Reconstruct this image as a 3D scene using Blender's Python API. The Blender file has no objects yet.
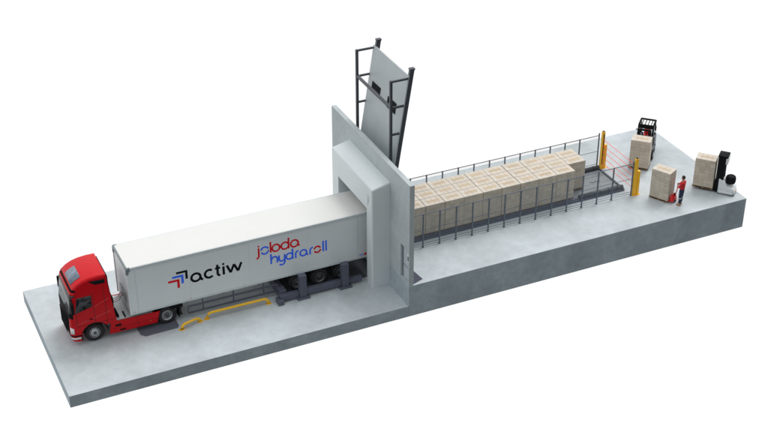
import bpy, bmesh, math, random
from mathutils import Vector, Matrix
random.seed(7)
PI = math.pi
S = bpy.context.scene
COL = S.collection
DOCK = 1.255                       # height of the raised platform

# ------------------------------------------------------------------ materials
def mat(name, col, rough=0.5, metal=0.0, var=0.0, vscale=3.0, bump=0.0, bscale=40.0, coat=0.0,
        emit=None, alpha=1.0, spec=0.5, rnd=0.0, detail=6):
    m = bpy.data.materials.new(name); m.use_nodes = True
    nt = m.node_tree; b = nt.nodes['Principled BSDF']; L = nt.links
    b.inputs['Base Color'].default_value = (*col, 1)
    b.inputs['Roughness'].default_value = rough
    b.inputs['Metallic'].default_value = metal
    b.inputs['Specular IOR Level'].default_value = spec
    b.inputs['Coat Weight'].default_value = coat
    b.inputs['Coat Roughness'].default_value = 0.08
    b.inputs['Alpha'].default_value = alpha
    tc = nt.nodes.new('ShaderNodeTexCoord')
    src = None
    if var > 0:
        n = nt.nodes.new('ShaderNodeTexNoise'); n.inputs['Scale'].default_value = vscale
        n.inputs['Detail'].default_value = detail; n.inputs['Roughness'].default_value = 0.6
        L.new(tc.outputs['Object'], n.inputs['Vector'])
        mr = nt.nodes.new('ShaderNodeMapRange')
        mr.inputs['From Min'].default_value = 0.3; mr.inputs['From Max'].default_value = 0.7
        mr.inputs['To Min'].default_value = 1 - var; mr.inputs['To Max'].default_value = 1 + var
        L.new(n.outputs['Fac'], mr.inputs['Value'])
        vm = nt.nodes.new('ShaderNodeVectorMath'); vm.operation = 'SCALE'
        vm.inputs[0].default_value = col
        L.new(mr.outputs['Result'], vm.inputs['Scale'])
        src = vm.outputs['Vector']
        L.new(mr.outputs['Result'], (rm := nt.nodes.new('ShaderNodeMath')).inputs[0])
        rm.operation = 'MULTIPLY'; rm.inputs[1].default_value = rough
        L.new(rm.outputs[0], b.inputs['Roughness'])
    if rnd > 0:
        oi = nt.nodes.new('ShaderNodeObjectInfo')
        mr2 = nt.nodes.new('ShaderNodeMapRange')
        mr2.inputs['To Min'].default_value = 1 - rnd; mr2.inputs['To Max'].default_value = 1 + rnd
        L.new(oi.outputs['Random'], mr2.inputs['Value'])
        vm2 = nt.nodes.new('ShaderNodeVectorMath'); vm2.operation = 'SCALE'
        if src: L.new(src, vm2.inputs[0])
        else: vm2.inputs[0].default_value = col
        L.new(mr2.outputs['Result'], vm2.inputs['Scale']); src = vm2.outputs['Vector']
    if src: L.new(src, b.inputs['Base Color'])
    if bump > 0:
        n2 = nt.nodes.new('ShaderNodeTexNoise'); n2.inputs['Scale'].default_value = bscale
        n2.inputs['Detail'].default_value = 4
        L.new(tc.outputs['Object'], n2.inputs['Vector'])
        bp = nt.nodes.new('ShaderNodeBump'); bp.inputs['Strength'].default_value = bump
        bp.inputs['Distance'].default_value = 0.02
        L.new(n2.outputs['Fac'], bp.inputs['Height']); L.new(bp.outputs['Normal'], b.inputs['Normal'])
    if emit:
        b.inputs['Emission Color'].default_value = (*emit[0], 1)
        b.inputs['Emission Strength'].default_value = emit[1]
    return m

def concrete(name, col, amp, s1=0.35, s2=2.2, rough=0.62, spec=0.35):
    """cloudy trowelled concrete: two noise scales, faint speckle, slight bump"""
    m = bpy.data.materials.new(name); m.use_nodes = True
    nt = m.node_tree; b = nt.nodes['Principled BSDF']; L = nt.links
    tc = nt.nodes.new('ShaderNodeTexCoord')
    def noise(sc, det, rg, dist=0.0):
        n = nt.nodes.new('ShaderNodeTexNoise'); n.inputs['Scale'].default_value = sc
        n.inputs['Detail'].default_value = det; n.inputs['Roughness'].default_value = rg
        n.inputs['Distortion'].default_value = dist
        L.new(tc.outputs['Object'], n.inputs['Vector']); return n.outputs['Fac']
    def rng(sock, a, c, lo=0.3, hi=0.7):
        r = nt.nodes.new('ShaderNodeMapRange')
        r.inputs['From Min'].default_value = lo; r.inputs['From Max'].default_value = hi
        r.inputs['To Min'].default_value = a; r.inputs['To Max'].default_value = c
        L.new(sock, r.inputs['Value']); return r.outputs['Result']
    def mul(a, c):
        k = nt.nodes.new('ShaderNodeMath'); k.operation = 'MULTIPLY'; L.new(a, k.inputs[0]); L.new(c, k.inputs[1]); return k.outputs[0]
    big = rng(noise(s1, 5, 0.55, 0.4), 1 - amp, 1 + amp * 0.7)
    mid = rng(noise(s2, 8, 0.7, 0.2), 1 - amp * 0.8, 1 + amp * 0.5)
    fine = rng(noise(38, 3, 0.6), 0.965, 1.03)
    pits = rng(noise(11, 2, 0.5), 0.90, 1.0, 0.28, 0.36)
    f = mul(mul(mul(big, mid), fine), pits)
    vm = nt.nodes.new('ShaderNodeVectorMath'); vm.operation = 'SCALE'; vm.inputs[0].default_value = col
    L.new(f, vm.inputs['Scale']); L.new(vm.outputs['Vector'], b.inputs['Base Color'])
    L.new(rng(noise(1.1, 6, 0.6), rough - 0.12, rough + 0.12), b.inputs['Roughness'])
    b.inputs['Specular IOR Level'].default_value = spec
    bp = nt.nodes.new('ShaderNodeBump'); bp.inputs['Strength'].default_value = 0.25; bp.inputs['Distance'].default_value = 0.01
    L.new(noise(30, 6, 0.7), bp.inputs['Height']); L.new(bp.outputs['Normal'], b.inputs['Normal'])
    return m

M = {}
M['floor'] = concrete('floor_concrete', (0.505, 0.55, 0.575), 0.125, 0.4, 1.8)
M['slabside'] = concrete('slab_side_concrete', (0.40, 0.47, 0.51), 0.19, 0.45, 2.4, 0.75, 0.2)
M['wallc'] = concrete('wall_concrete', (0.455, 0.50, 0.515), 0.10, 0.6, 3.2, 0.7, 0.25)
M['wallcap'] = concrete('wall_edge_concrete', (0.52, 0.56, 0.58), 0.04, 0.6, 3.0, 0.7, 0.25)
M['shelter'] = mat('shelter_panel', (0.62, 0.67, 0.685), 0.42, var=0.02, vscale=1.2)
M['curtain'] = mat('curtain_rubber', (0.05, 0.055, 0.065), 0.7, var=0.1)
M['trailer_white'] = mat('trailer_white_paint', (0.745, 0.785, 0.80), 0.4, var=0.02, vscale=0.8, coat=0.1)
M['trailer_roof'] = mat('trailer_roof_skin', (0.70, 0.695, 0.675), 0.5, var=0.015, vscale=0.7)
M['alu'] = mat('brushed_aluminium', (0.60, 0.65, 0.67), 0.45, 0.0, var=0.06, vscale=6)
M['alu_dark'] = mat('grey_corner_trim', (0.19, 0.225, 0.24), 0.5, 0.0, var=0.1, vscale=6)
M['red'] = mat('truck_red_paint', (0.56, 0.003, 0.009), 0.38, coat=0.14, spec=0.16)
M['redline'] = mat('pressed_panel_edge', (0.62, 0.06, 0.065), 0.3, coat=0.4)
M['seam'] = mat('panel_gap', (0.05, 0.002, 0.003), 0.7)
M['black'] = mat('black_plastic', (0.008, 0.009, 0.010), 0.75, var=0.2, vscale=5, spec=0.12)
M['blackgloss'] = mat('dark_glass', (0.012, 0.014, 0.017), 0.14, spec=0.45, var=0.2, vscale=2)
M['cabinglass'] = mat('cab_side_glass', (0.02, 0.023, 0.028), 0.10, spec=0.7, var=0.6, vscale=5)
M['hatch'] = mat('roof_hatch_glass', (0.15, 0.19, 0.25), 0.15, spec=0.6, var=0.3, vscale=4)
M['visorpl'] = mat('smoked_visor', (0.03, 0.035, 0.04), 0.25)
M['greyplastic'] = mat('grey_plastic', (0.35, 0.38, 0.40), 0.35, var=0.1)
M['lamp'] = mat('lamp_lens', (0.75, 0.78, 0.80), 0.12, spec=0.8, var=0.15, vscale=14)
M['tyre'] = mat('tyre_rubber', (0.022, 0.022, 0.024), 0.8, var=0.25, vscale=9, bump=0.2)
M['rim'] = mat('wheel_rim', (0.55, 0.57, 0.59), 0.32, 0.6, var=0.08, vscale=8)
M['rim_shaded'] = mat('shaded_trailer_rim', (0.22, 0.225, 0.235), 0.45, 0.4, var=0.1, vscale=8)  # trailer rims darkened to carry the shade beneath the box
M['rimdark'] = mat('dark_hub_metal', (0.10, 0.105, 0.11), 0.45, 0.5)  # dark metal for wheel hubs and their caps
M['chassis'] = mat('chassis_steel', (0.045, 0.048, 0.055), 0.55, 0.3, var=0.2, vscale=4)
M['deck'] = mat('tread_plate', (0.52, 0.54, 0.55), 0.4, 0.4, var=0.1, vscale=6)
M['steel'] = mat('blue_grey_steel', (0.095, 0.104, 0.145), 0.5, 0.1, var=0.12, vscale=3, bump=0.08)
M['steel2'] = mat('anthracite_steel', (0.060, 0.068, 0.082), 0.5, 0.1, var=0.15, vscale=3, bump=0.08)
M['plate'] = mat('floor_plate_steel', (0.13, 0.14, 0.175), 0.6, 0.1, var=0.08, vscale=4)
M['fence'] = mat('fence_steel', (0.13, 0.155, 0.195), 0.45, 0.2, var=0.1, vscale=5)
M['pane'] = mat('clear_fence_infill', (0.30, 0.36, 0.40), 0.15, alpha=0.07, spec=0.3)
M['panefar'] = mat('frosted_fence_infill', (0.62, 0.68, 0.71), 0.35, alpha=0.42, spec=0.3)
M['strip'] = mat('white_band', (0.80, 0.82, 0.83), 0.5)
M['yellow'] = mat('safety_yellow', (0.95, 0.53, 0.014), 0.42, var=0.05, vscale=5, coat=0.2)
M['beamred'] = mat('red_light_beam', (0.7, 0.08, 0.05), 0.5, emit=((1.0, 0.05, 0.03), 0.35), alpha=0.95)
M['gatepanel'] = mat('painted_steel_panel', (0.46, 0.50, 0.52), 0.45, var=0.05, vscale=0.8)
M['belt'] = concrete('grey_belt_sheet', (0.25, 0.275, 0.29), 0.10, 0.8, 4.0, 0.6)
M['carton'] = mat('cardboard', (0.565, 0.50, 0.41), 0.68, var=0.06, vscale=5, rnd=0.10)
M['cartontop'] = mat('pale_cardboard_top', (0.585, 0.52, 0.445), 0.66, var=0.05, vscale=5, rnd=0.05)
M['cartonmark'] = mat('printed_mark', (0.25, 0.23, 0.205), 0.7)
M['tape'] = mat('tan_label', (0.50, 0.385, 0.25), 0.6, var=0.08, vscale=8, rnd=0.08)
M['glint'] = mat('film_glint', (0.72, 0.69, 0.66), 0.3)
M['wood'] = mat('pallet_wood', (0.20, 0.13, 0.085), 0.8, var=0.25, vscale=6)
M['forkred'] = mat('hand_truck_red', (0.72, 0.015, 0.018), 0.35, var=0.05, coat=0.3)
M['twhite'] = mat('machine_white', (0.72, 0.75, 0.77), 0.35, var=0.03, coat=0.2)
M['tgrey'] = mat('machine_grey', (0.12, 0.135, 0.16), 0.45, var=0.1)
M['skin'] = mat('skin', (0.50, 0.27, 0.19), 0.55, var=0.08, vscale=12)
M['hair'] = mat('dark_brown_hair', (0.035, 0.017, 0.012), 0.7, var=0.3, vscale=60)
M['redshirt'] = mat('red_work_jacket', (0.62, 0.022, 0.025), 0.8, var=0.12, vscale=9, bump=0.3)
M['navy'] = mat('navy_trousers', (0.018, 0.032, 0.075), 0.85, var=0.2, vscale=9, bump=0.3)
M['reflect'] = mat('reflective_band', (0.5, 0.53, 0.55), 0.4)
M['shoe'] = mat('tan_work_shoe', (0.33, 0.19, 0.07), 0.7, var=0.15)
M['lblack'] = mat('lettering_black', (0.006, 0.007, 0.009), 0.6, spec=0.08)
M['lblue'] = mat('lettering_blue', (0.05, 0.17, 1.0), 0.6, spec=0.12)
M['lred'] = mat('lettering_red', (0.72, 0.008, 0.018), 0.6, spec=0.12)
M['tail'] = mat('red_lens', (0.70, 0.01, 0.01), 0.25)
M['amber'] = mat('amber_lens', (0.80, 0.30, 0.03), 0.3)
M['doorp'] = mat('door_leaf_paint', (0.52, 0.57, 0.60), 0.4, var=0.03)
M['patchd'] = mat('dark_patch', (0.055, 0.062, 0.09), 0.8, var=0.1, bump=0.3)

# ------------------------------------------------------------------ mesh helpers
def new(): return bmesh.new()
def box(bm, x0, x1, y0, y1, z0, z1, bev=0.0, seg=2, mi=0, rot=None, org=None):
    """axis aligned box, optional bevel on every edge, optional matrix afterwards"""
    r = bmesh.ops.create_cube(bm, size=1.0)
    vs = r['verts']
    for v in vs:
        v.co = Vector(((x0+x1)/2 + v.co.x*(x1-x0), (y0+y1)/2 + v.co.y*(y1-y0), (z0+z1)/2 + v.co.z*(z1-z0)))
    fs = {f for v in vs for f in v.link_faces}
    for f in fs: f.material_index = mi
    if bev > 0:
        es = list({e for v in vs for e in v.link_edges})
        g = bmesh.ops.bevel(bm, geom=es, offset=bev, segments=seg, affect='EDGES', profile=0.5, clamp_overlap=True)
        for f in g['faces']: f.material_index = mi
        vs = list({v for f in (set(g['faces']) | {f for f in fs if f.is_valid}) for v in f.verts})
    if rot is not None:
        o = Vector(org) if org is not None else Vector((0, 0, 0))
        for v in vs: v.co = o + rot @ (v.co - o)
    return vs
def tube(bm, pts, r, n=8, mi=0, closed=False):
    """round bar along a polyline"""
    pts = [Vector(p) for p in pts]; rings = []
    up = Vector((0, 0, 1))
    for i, p in enumerate(pts):
        if i == 0: d = pts[1]-p
        elif i == len(pts)-1: d = p-pts[i-1]
        else: d = (p-pts[i-1]).normalized() + (pts[i+1]-p).normalized()
        d.normalize()
        a = up if abs(d.dot(up)) < 0.95 else Vector((1, 0, 0))
        u = d.cross(a).normalized(); w = d.cross(u).normalized()
        rr = r[i] if isinstance(r, (list, tuple)) else r
        rings.append([bm.verts.new(p + rr*(math.cos(2*PI*k/n)*u + math.sin(2*PI*k/n)*w)) for k in range(n)])
    for a, b in zip(rings, rings[1:]):
        for k in range(n):
            f = bm.faces.new((a[k], a[(k+1) % n], b[(k+1) % n], b[k])); f.material_index = mi; f.smooth = True
    f = bm.faces.new(rings[0]); f.material_index = mi
    f = bm.faces.new(list(reversed(rings[-1]))); f.material_index = mi
def bar(bm, a, b, w, h=None, bev=0.0, mi=0):
    """square bar from a to b"""
    a = Vector(a); b = Vector(b); h = h or w; d = b-a; L = d.length
    q = d.to_track_quat('X', 'Z').to_matrix()
    vs = box(bm, 0, L, -w/2, w/2, -h/2, h/2, bev, 1, mi)
    for v in vs: v.co = a + q @ v.co
def prism(bm, poly, y0, y1, bev=0.0, seg=2, mi=0, axis='y'):
    """polygon in (x,z) pushed along y (or in (y,z) along x, or in (x,y) along z)"""
    def P(a, b, t): return {'y': (a, t, b), 'x': (t, a, b), 'z': (a, b, t)}[axis]
    A = [bm.verts.new(P(a, b, y0)) for a, b in poly]; B = [bm.verts.new(P(a, b, y1)) for a, b in poly]
    n = len(poly); fs = [bm.faces.new(A), bm.faces.new(list(reversed(B)))]
    for i in range(n): fs.append(bm.faces.new((A[i], B[i], B[(i+1) % n], A[(i+1) % n])))
    for f in fs: f.material_index = mi
    bmesh.ops.recalc_face_normals(bm, faces=fs)
    if bev > 0:
        es = [e for f in fs[:2] for e in f.edges]
        bmesh.ops.bevel(bm, geom=es, offset=bev, segments=seg, affect='EDGES', profile=0.5, clamp_overlap=True)
    return fs
def lathe(bm, prof, c, n=28, mi=0, axis='y'):
    """profile of (radius, offset along axis) turned round the axis through c"""
    rings = []
    for r, t in prof:
        if r < 1e-5:
            v = {'y': (0, t, 0), 'z': (0, 0, t), 'x': (t, 0, 0)}[axis]
            rings.append([bm.verts.new(Vector(c) + Vector(v))]); continue
        ring = []
        for k in range(n):
            a = 2*PI*k/n
            v = {'y': (r*math.cos(a), t, r*math.sin(a)), 'z': (r*math.cos(a), r*math.sin(a), t), 'x': (t, r*math.cos(a), r*math.sin(a))}[axis]
            ring.append(bm.verts.new(Vector(c) + Vector(v)))
        rings.append(ring)
    fs = []
    for a, b in zip(rings, rings[1:]):
        for k in range(n):
            if len(a) == 1 and len(b) == 1: continue
            if len(a) == 1: f = bm.faces.new((a[0], b[(k+1) % n], b[k]))
            elif len(b) == 1: f = bm.faces.new((a[k], a[(k+1) % n], b[0]))
            else: f = bm.faces.new((a[k], a[(k+1) % n], b[(k+1) % n], b[k]))
            f.material_index = mi; f.smooth = True; fs.append(f)
    bmesh.ops.recalc_face_normals(bm, faces=fs)
def obj(name, bm, mats, parent=None, smooth=None, recalc=True):
    if recalc: bmesh.ops.recalc_face_normals(bm, faces=bm.faces[:])
    me = bpy.data.meshes.new(name); bm.to_mesh(me); bm.free()
    for m in (mats if isinstance(mats, (list, tuple)) else [mats]): me.materials.append(m)
    if smooth is not None:
        me.shade_smooth() if smooth == 'all' else None
        if smooth != 'all':
            me.polygons.foreach_set('use_smooth', [True]*len(me.polygons))
            me.set_sharp_from_angle(angle=math.radians(smooth))
    o = bpy.data.objects.new(name, me); COL.objects.link(o)
    if parent: o.parent = parent
    return o
def tag(o, label, cat, group=None):
    o['label'] = label; o['category'] = cat; o['kind'] = 'thing'
    if group: o['group'] = group
    return o
def thing(name, label, cat, loc=(0, 0, 0), rz=0.0, group=None):
    o = bpy.data.objects.new(name, None); o.empty_display_size = 0.3; COL.objects.link(o)
    o.location = loc; o.rotation_euler = (0, 0, rz)
    return tag(o, label, cat, group)
def kids(o): return [c for c in COL.objects if c.parent == o]
def clone(o, parent=None, ch=None):
    c = o.copy(); COL.objects.link(c)
    if parent: c.parent = parent
    return c
def clone_tree(o, parent=None):
    """a thing with copies of its parts and their sub-parts"""
    sub = kids(o); c = clone(o, parent)
    for s in sub: clone_tree(s, c)
    return c
def struct(o): o['kind'] = 'structure'; return o

# ------------------------------------------------------------------ the setting
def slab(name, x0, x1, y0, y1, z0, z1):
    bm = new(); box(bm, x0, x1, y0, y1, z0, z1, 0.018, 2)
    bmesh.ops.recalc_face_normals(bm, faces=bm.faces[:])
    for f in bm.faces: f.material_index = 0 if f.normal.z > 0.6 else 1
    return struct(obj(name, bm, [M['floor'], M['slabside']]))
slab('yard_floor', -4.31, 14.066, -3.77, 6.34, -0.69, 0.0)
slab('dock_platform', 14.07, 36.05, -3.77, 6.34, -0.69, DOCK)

# dark steel plate let into the floor beside the drive wheels
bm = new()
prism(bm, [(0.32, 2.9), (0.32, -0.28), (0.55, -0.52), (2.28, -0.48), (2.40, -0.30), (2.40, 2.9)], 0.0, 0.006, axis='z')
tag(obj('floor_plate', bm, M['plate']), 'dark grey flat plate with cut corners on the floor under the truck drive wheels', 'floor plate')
bm = new(); prism(bm, [(14.42, -2.55), (14.95, -2.55), (15.05, -3.42), (14.42, -3.66)], DOCK, DOCK+0.012, axis='z')  # flat dark patch lying on the platform
tag(obj('floor_patch', bm, M['patchd']), 'small dark patch on the platform just behind the side door of the wall', 'mat')

# ------------------------------------------------------------------ the tall wall with its openings
def wall_mesh(bm, x0, x1, ys, zs, holes):
    """grid of cells between two planes; holes = set of (iy, iz) left open"""
    V = {}
    def v(i, j, s):
        k = (i, j, s)
        if k not in V: V[k] = bm.verts.new(((x0, x1)[s], ys[i], zs[j]))
        return V[k]
    ny, nz = len(ys)-1, len(zs)-1
    solid = lambda i, j: 0 <= i < ny and 0 <= j < nz and (i, j) not in holes
    for i in range(ny):
        for j in range(nz):
            if not solid(i, j): continue
            for s in (0, 1): bm.faces.new((v(i, j, s), v(i+1, j, s), v(i+1, j+1, s), v(i, j+1, s)))
            for (a, b, di, dj) in (((i, j), (i+1, j), 0, -1), ((i, j+1), (i+1, j+1), 0, 1), ((i, j), (i, j+1), -1, 0), ((i+1, j), (i+1, j+1), 1, 0)):
                if not solid(i+di, j+dj):
                    bm.faces.new((v(*a, 0), v(*b, 0), v(*b, 1), v(*a, 1)))
wall = thing('dock_wall', 'tall pale concrete wall standing on the platform edge with a side door', 'wall', (14.2, 1.3, DOCK))
bm = new()
wall_mesh(bm, -0.13, 0.15, [-5.05, -4.96, -4.02, -1.4, 1.45, 5.08], [0.0, 0.08, 2.12, 2.95, 6.09], {(1, 1), (3, 0), (3, 1), (3, 2)})
bmesh.ops.recalc_face_normals(bm, faces=bm.faces[:])
bmesh.ops.bevel(bm, geom=[e for e in bm.edges if len(e.link_faces) == 2 and e.calc_face_angle(0) > 0.5], offset=0.012, segments=1, affect='EDGES')
obj('wall_panel', bm, M['wallc'], wall)
bm = new()
dr = obj('door', (lambda b: (box(b, 0.02, 0.06, -4.945, -4.035, 0.09, 2.10, 0.006), b)[1])(new()), M['doorp'], wall)
bm = new(); box(bm, -0.02, 0.02, -4.958, -4.90, 0.082, 2.118); box(bm, -0.02, 0.02, -4.08, -4.022, 0.082, 2.118); box(bm, -0.02, 0.02, -4.90, -4.08, 2.06, 2.118)
obj('door_frame', bm, M['alu_dark'], wall)
bm = new(); box(bm, -0.004, 0.0195, -4.86, -4.55, 1.18, 1.72, 0.004); obj('door_window', bm, M['twhite'], dr)
bm = new(); box(bm, -0.016, -0.005, -4.80, -4.62, 1.34, 1.60, 0.02); obj('pane', bm, M['blackgloss'], dr)
bm = new(); box(bm, -0.002, 0.0195, -4.86, -4.12, 0.86, 0.89); obj('push_bar', bm, M['alu_dark'], dr)
bm = new(); tube(bm, [(0.02, -4.84, 0.98), (-0.05, -4.84, 0.98), (-0.05, -4.72, 0.98)], 0.012); obj('handle', bm, M['alu'], dr)

# dock shelter: a deep portal round the trailer tail
sh = thing('dock_shelter', 'white box-shaped portal projecting from the tall wall around the trailer tail', 'dock shelter', (13.5, 1.3, 0))
bm = new()
xF, xB = -0.49, 0.567
oy0, oy1, iy0, iy1, it = -2.70, 2.68, -2.03, 1.78, 4.72
F = [(oy0, 0), (oy0, 6.12), (oy1, 6.12), (oy1, 0), (iy1, 0), (iy1, it), (iy0, it), (iy0, 0)]
Bk = [(oy0, 0), (oy0, 6.38), (oy1, 6.38), (oy1, 0), (iy1, 0), (iy1, it), (iy0, it), (iy0, 0)]
A = [bm.verts.new((xF, y, z)) for y, z in F]; B = [bm.verts.new((xB, y, z)) for y, z in Bk]
for q in ((0, 1, 6, 7), (1, 2, 5, 6), (2, 3, 4, 5)):
    bm.faces.new([A[k] for k in q]); bm.faces.new([B[k] for k in q])
for i in range(8): bm.faces.new((A[i], A[(i+1) % 8], B[(i+1) % 8], B[i]))
bmesh.ops.recalc_face_normals(bm, faces=bm.faces[:])
es = [e for e in bm.edges if all(v in (A[0], A[1], A[2], A[3], B[1], B[2]) for v in e.verts) and not (e.verts[0] in B and e.verts[1] in B) and e.calc_face_angle(0) > 0.3]
bmesh.ops.bevel(bm, geom=es, offset=0.10, segments=4, affect='EDGES', profile=0.5)
obj('portal_frame', bm, M['shelter'], sh, smooth=35)
bm = new()     # dark rubber curtains closing the gap round the trailer
box(bm, 0.25, 0.30, iy0, iy1, 4.08, it-0.003)
obj('head_curtain', bm, M['curtain'], sh)
for a, b in ((iy0+0.003, -1.36), (1.31, iy1-0.003)):
    bm = new(); box(bm, 0.25, 0.30, a, b, 0.9, 4.075); obj('side_curtain', bm, M['curtain'], sh)
bm = new()
for k in range(2): tube(bm, [(xF-0.012, iy0-0.14-0.16*k, 6.12-0.45-0.05*k), (xF-0.012, iy0-0.14-0.16*k, 5.0+0.22*k)], 0.009, 6)
obj('guide_cord', bm, M['alu'], sh)

# ------------------------------------------------------------------ the raised gate behind the wall
gt = thing('raised_gate', 'tall tilted grey steel panel in a dark frame rising behind the wall', 'gate', (14.9, 2.48, DOCK))
gy = 2.17; H = 11.3-DOCK
def gx(z): return 0.19 + (z+DOCK-6.2)*0.16          # slope of the tilted panel
for s in (-1, 1):
    bm = new(); bar(bm, (0, s*gy, 0), (0, s*gy, H+0.03), 0.14, bev=0.01); box(bm, -0.18, 0.18, s*gy-0.18, s*gy+0.18, 0, 0.02)
    obj('post', bm, M['steel2'], gt)
    for z in (11.3, 9.78, 8.2):
        bm = new(); bar(bm, (0.075, s*gy, z-DOCK-0.03), (gx(z-DOCK)-0.018, s*gy, z-DOCK-0.03), 0.10); obj('arm', bm, M['steel2'], gt)
    bm = new(); z0, z1 = 5.6-DOCK, 11.72-DOCK
    bar(bm, (gx(z0)+0.175, s*(gy-0.10), z0), (gx(z1)+0.175, s*(gy-0.10), z1), 0.20, 0.24, bev=0.012)
    box(bm, gx(z1)+0.03, gx(z1)+0.32, s*(gy-0.10)-0.12, s*(gy-0.10)+0.12, z1-0.02, z1+0.06, 0.01)
    obj('side_beam', bm, M['steel2'], gt)
bm = new(); bar(bm, (0.0, -gy+0.07, 9.78-DOCK), (0.0, gy-0.07, 9.78-DOCK), 0.13); obj('crossbar', bm, M['steel2'], gt)
bm = new(); bar(bm, (gx(5.7-DOCK), -gy+0.1, 5.7-DOCK), (gx(5.7-DOCK), gy-0.1, 5.7-DOCK), 0.14); obj('lower_beam', bm, M['steel2'], gt)
bm = new(); z0, z1 = 5.8-DOCK, 11.42-DOCK
vs = [(gx(z0)-0.02, z0), (gx(z1)-0.02, z1), (gx(z1)+0.04, z1), (gx(z0)+0.04, z0)]
prism(bm, vs, -gy-0.02, gy+0.02); pn = obj('panel', bm, M['gatepanel'], gt)
for yc, zc in ((1.12, 9.25), (-0.88, 9.22)):
    bm = new()
    for dz in (0,):
        z0, z1 = zc-DOCK-0.30, zc-DOCK+0.30
        prism(bm, [(gx(z0)-0.045, z0), (gx(z1)-0.045, z1), (gx(z1)-0.021, z1), (gx(z0)-0.021, z0)], yc-0.53, yc+0.53)
    obj('black_pad', bm, M['black'], pn)

# ------------------------------------------------------------------ wheels
def wheel(parent, x, y, r=0.52, w=0.30, side=-1, dish='deep', dual=False, rim='rim'):
    """side = -1: outer face towards -y. wheel > tyre, rim"""
    s = side
    hub = obj('wheel', (lambda b: (lathe(b, [(0, 0.02*s), (0.10, 0.02*s), (0.12, -0.02*s), (0.12, -w*s*0.9), (0, -w*s*0.9)], (x, y, r), 16), b)[1])(new()), M['rimdark'], parent)
    bm = new(); R = r
    prof = [(0.292, -0.02*s), (0.33, 0.0), (R-0.10, 0.012*s), (R-0.035, -0.008*s), (R-0.004, -0.045*s), (R, -0.08*s), (R, -(w-0.08)*s), (R-0.004, -(w-0.045)*s), (R-0.035, -(w)*s), (0.33, -w*s), (0.292, -(w-0.02)*s)]
    prof.append(prof[0]); lathe(bm, prof, (x, y, r), 40)
    if dual:
        q = [(a, t-(w+0.05)*s) for a, t in prof]; lathe(bm, q, (x, y, r), 32)
    for k in range(40):      # tread blocks
        a = 2*PI*k/40
        rot = Matrix.Rotation(-a, 3, 'Y')
        vs = box(bm, R-0.006, R+0.005, -0.02, 0.02, -0.028, 0.028)
        for v in vs: v.co = Vector((x, y-(w/2)*s, r)) + rot @ Vector((v.co.x, v.co.y*5.2, v.co.z))
    obj('tyre', bm, M['tyre'], hub, smooth=40)
    bm = new()
    if dish == 'deep':
        pr = [(0.294, -0.005*s), (0.285, 0.004*s), (0.265, -0.01*s), (0.245, -0.07*s), (0.235, -0.12*s), (0.16, -0.135*s), (0.15, -0.06*s), (0.10, -0.045*s), (0.0, -0.045*s)]
    else:
        pr = [(0.294, -0.005*s), (0.285, 0.004*s), (0.268, -0.01*s), (0.25, -0.05*s), (0.20, 0.03*s), (0.165, 0.05*s), (0.155, 0.02*s), (0.10, 0.02*s), (0.09, 0.05*s), (0.0, 0.055*s)]
    lathe(bm, pr, (x, y, r), 36)
    rb = 0.195 if dish == 'deep' else 0.215; tb = -0.125*s if dish == 'deep' else 0.012*s
    for k in range(10):
        a = 2*PI*k/10
        lathe(bm, [(0.0, 0.03*s), (0.016, 0.025*s), (0.018, 0.0)], (x+rb*math.cos(a), y+tb, r+rb*math.sin(a)), 6)
    for k in range(10):      # dark hand holes
        a = 2*PI*(k+0.5)/10; ro = 0.225 if dish == 'deep' else 0.232; to = -0.116*s if dish == 'deep' else -0.004*s
        lathe(bm, [(0.0, 0.012*s), (0.024, 0.012*s), (0.026, -0.01*s)], (x+ro*math.cos(a), y+to, r+ro*math.sin(a)), 8, mi=1)
    lathe(bm, [(0.0, 0.058*s), (0.085, 0.056*s), (0.09, 0.03*s)] if dish != 'deep' else [(0.0, -0.03*s), (0.13, -0.035*s), (0.145, -0.06*s)], (x, y, r), 20, mi=2)
    obj('rim', bm, [M[rim], M['black'], M['rimdark']], hub, smooth=40)
    return hub

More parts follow.
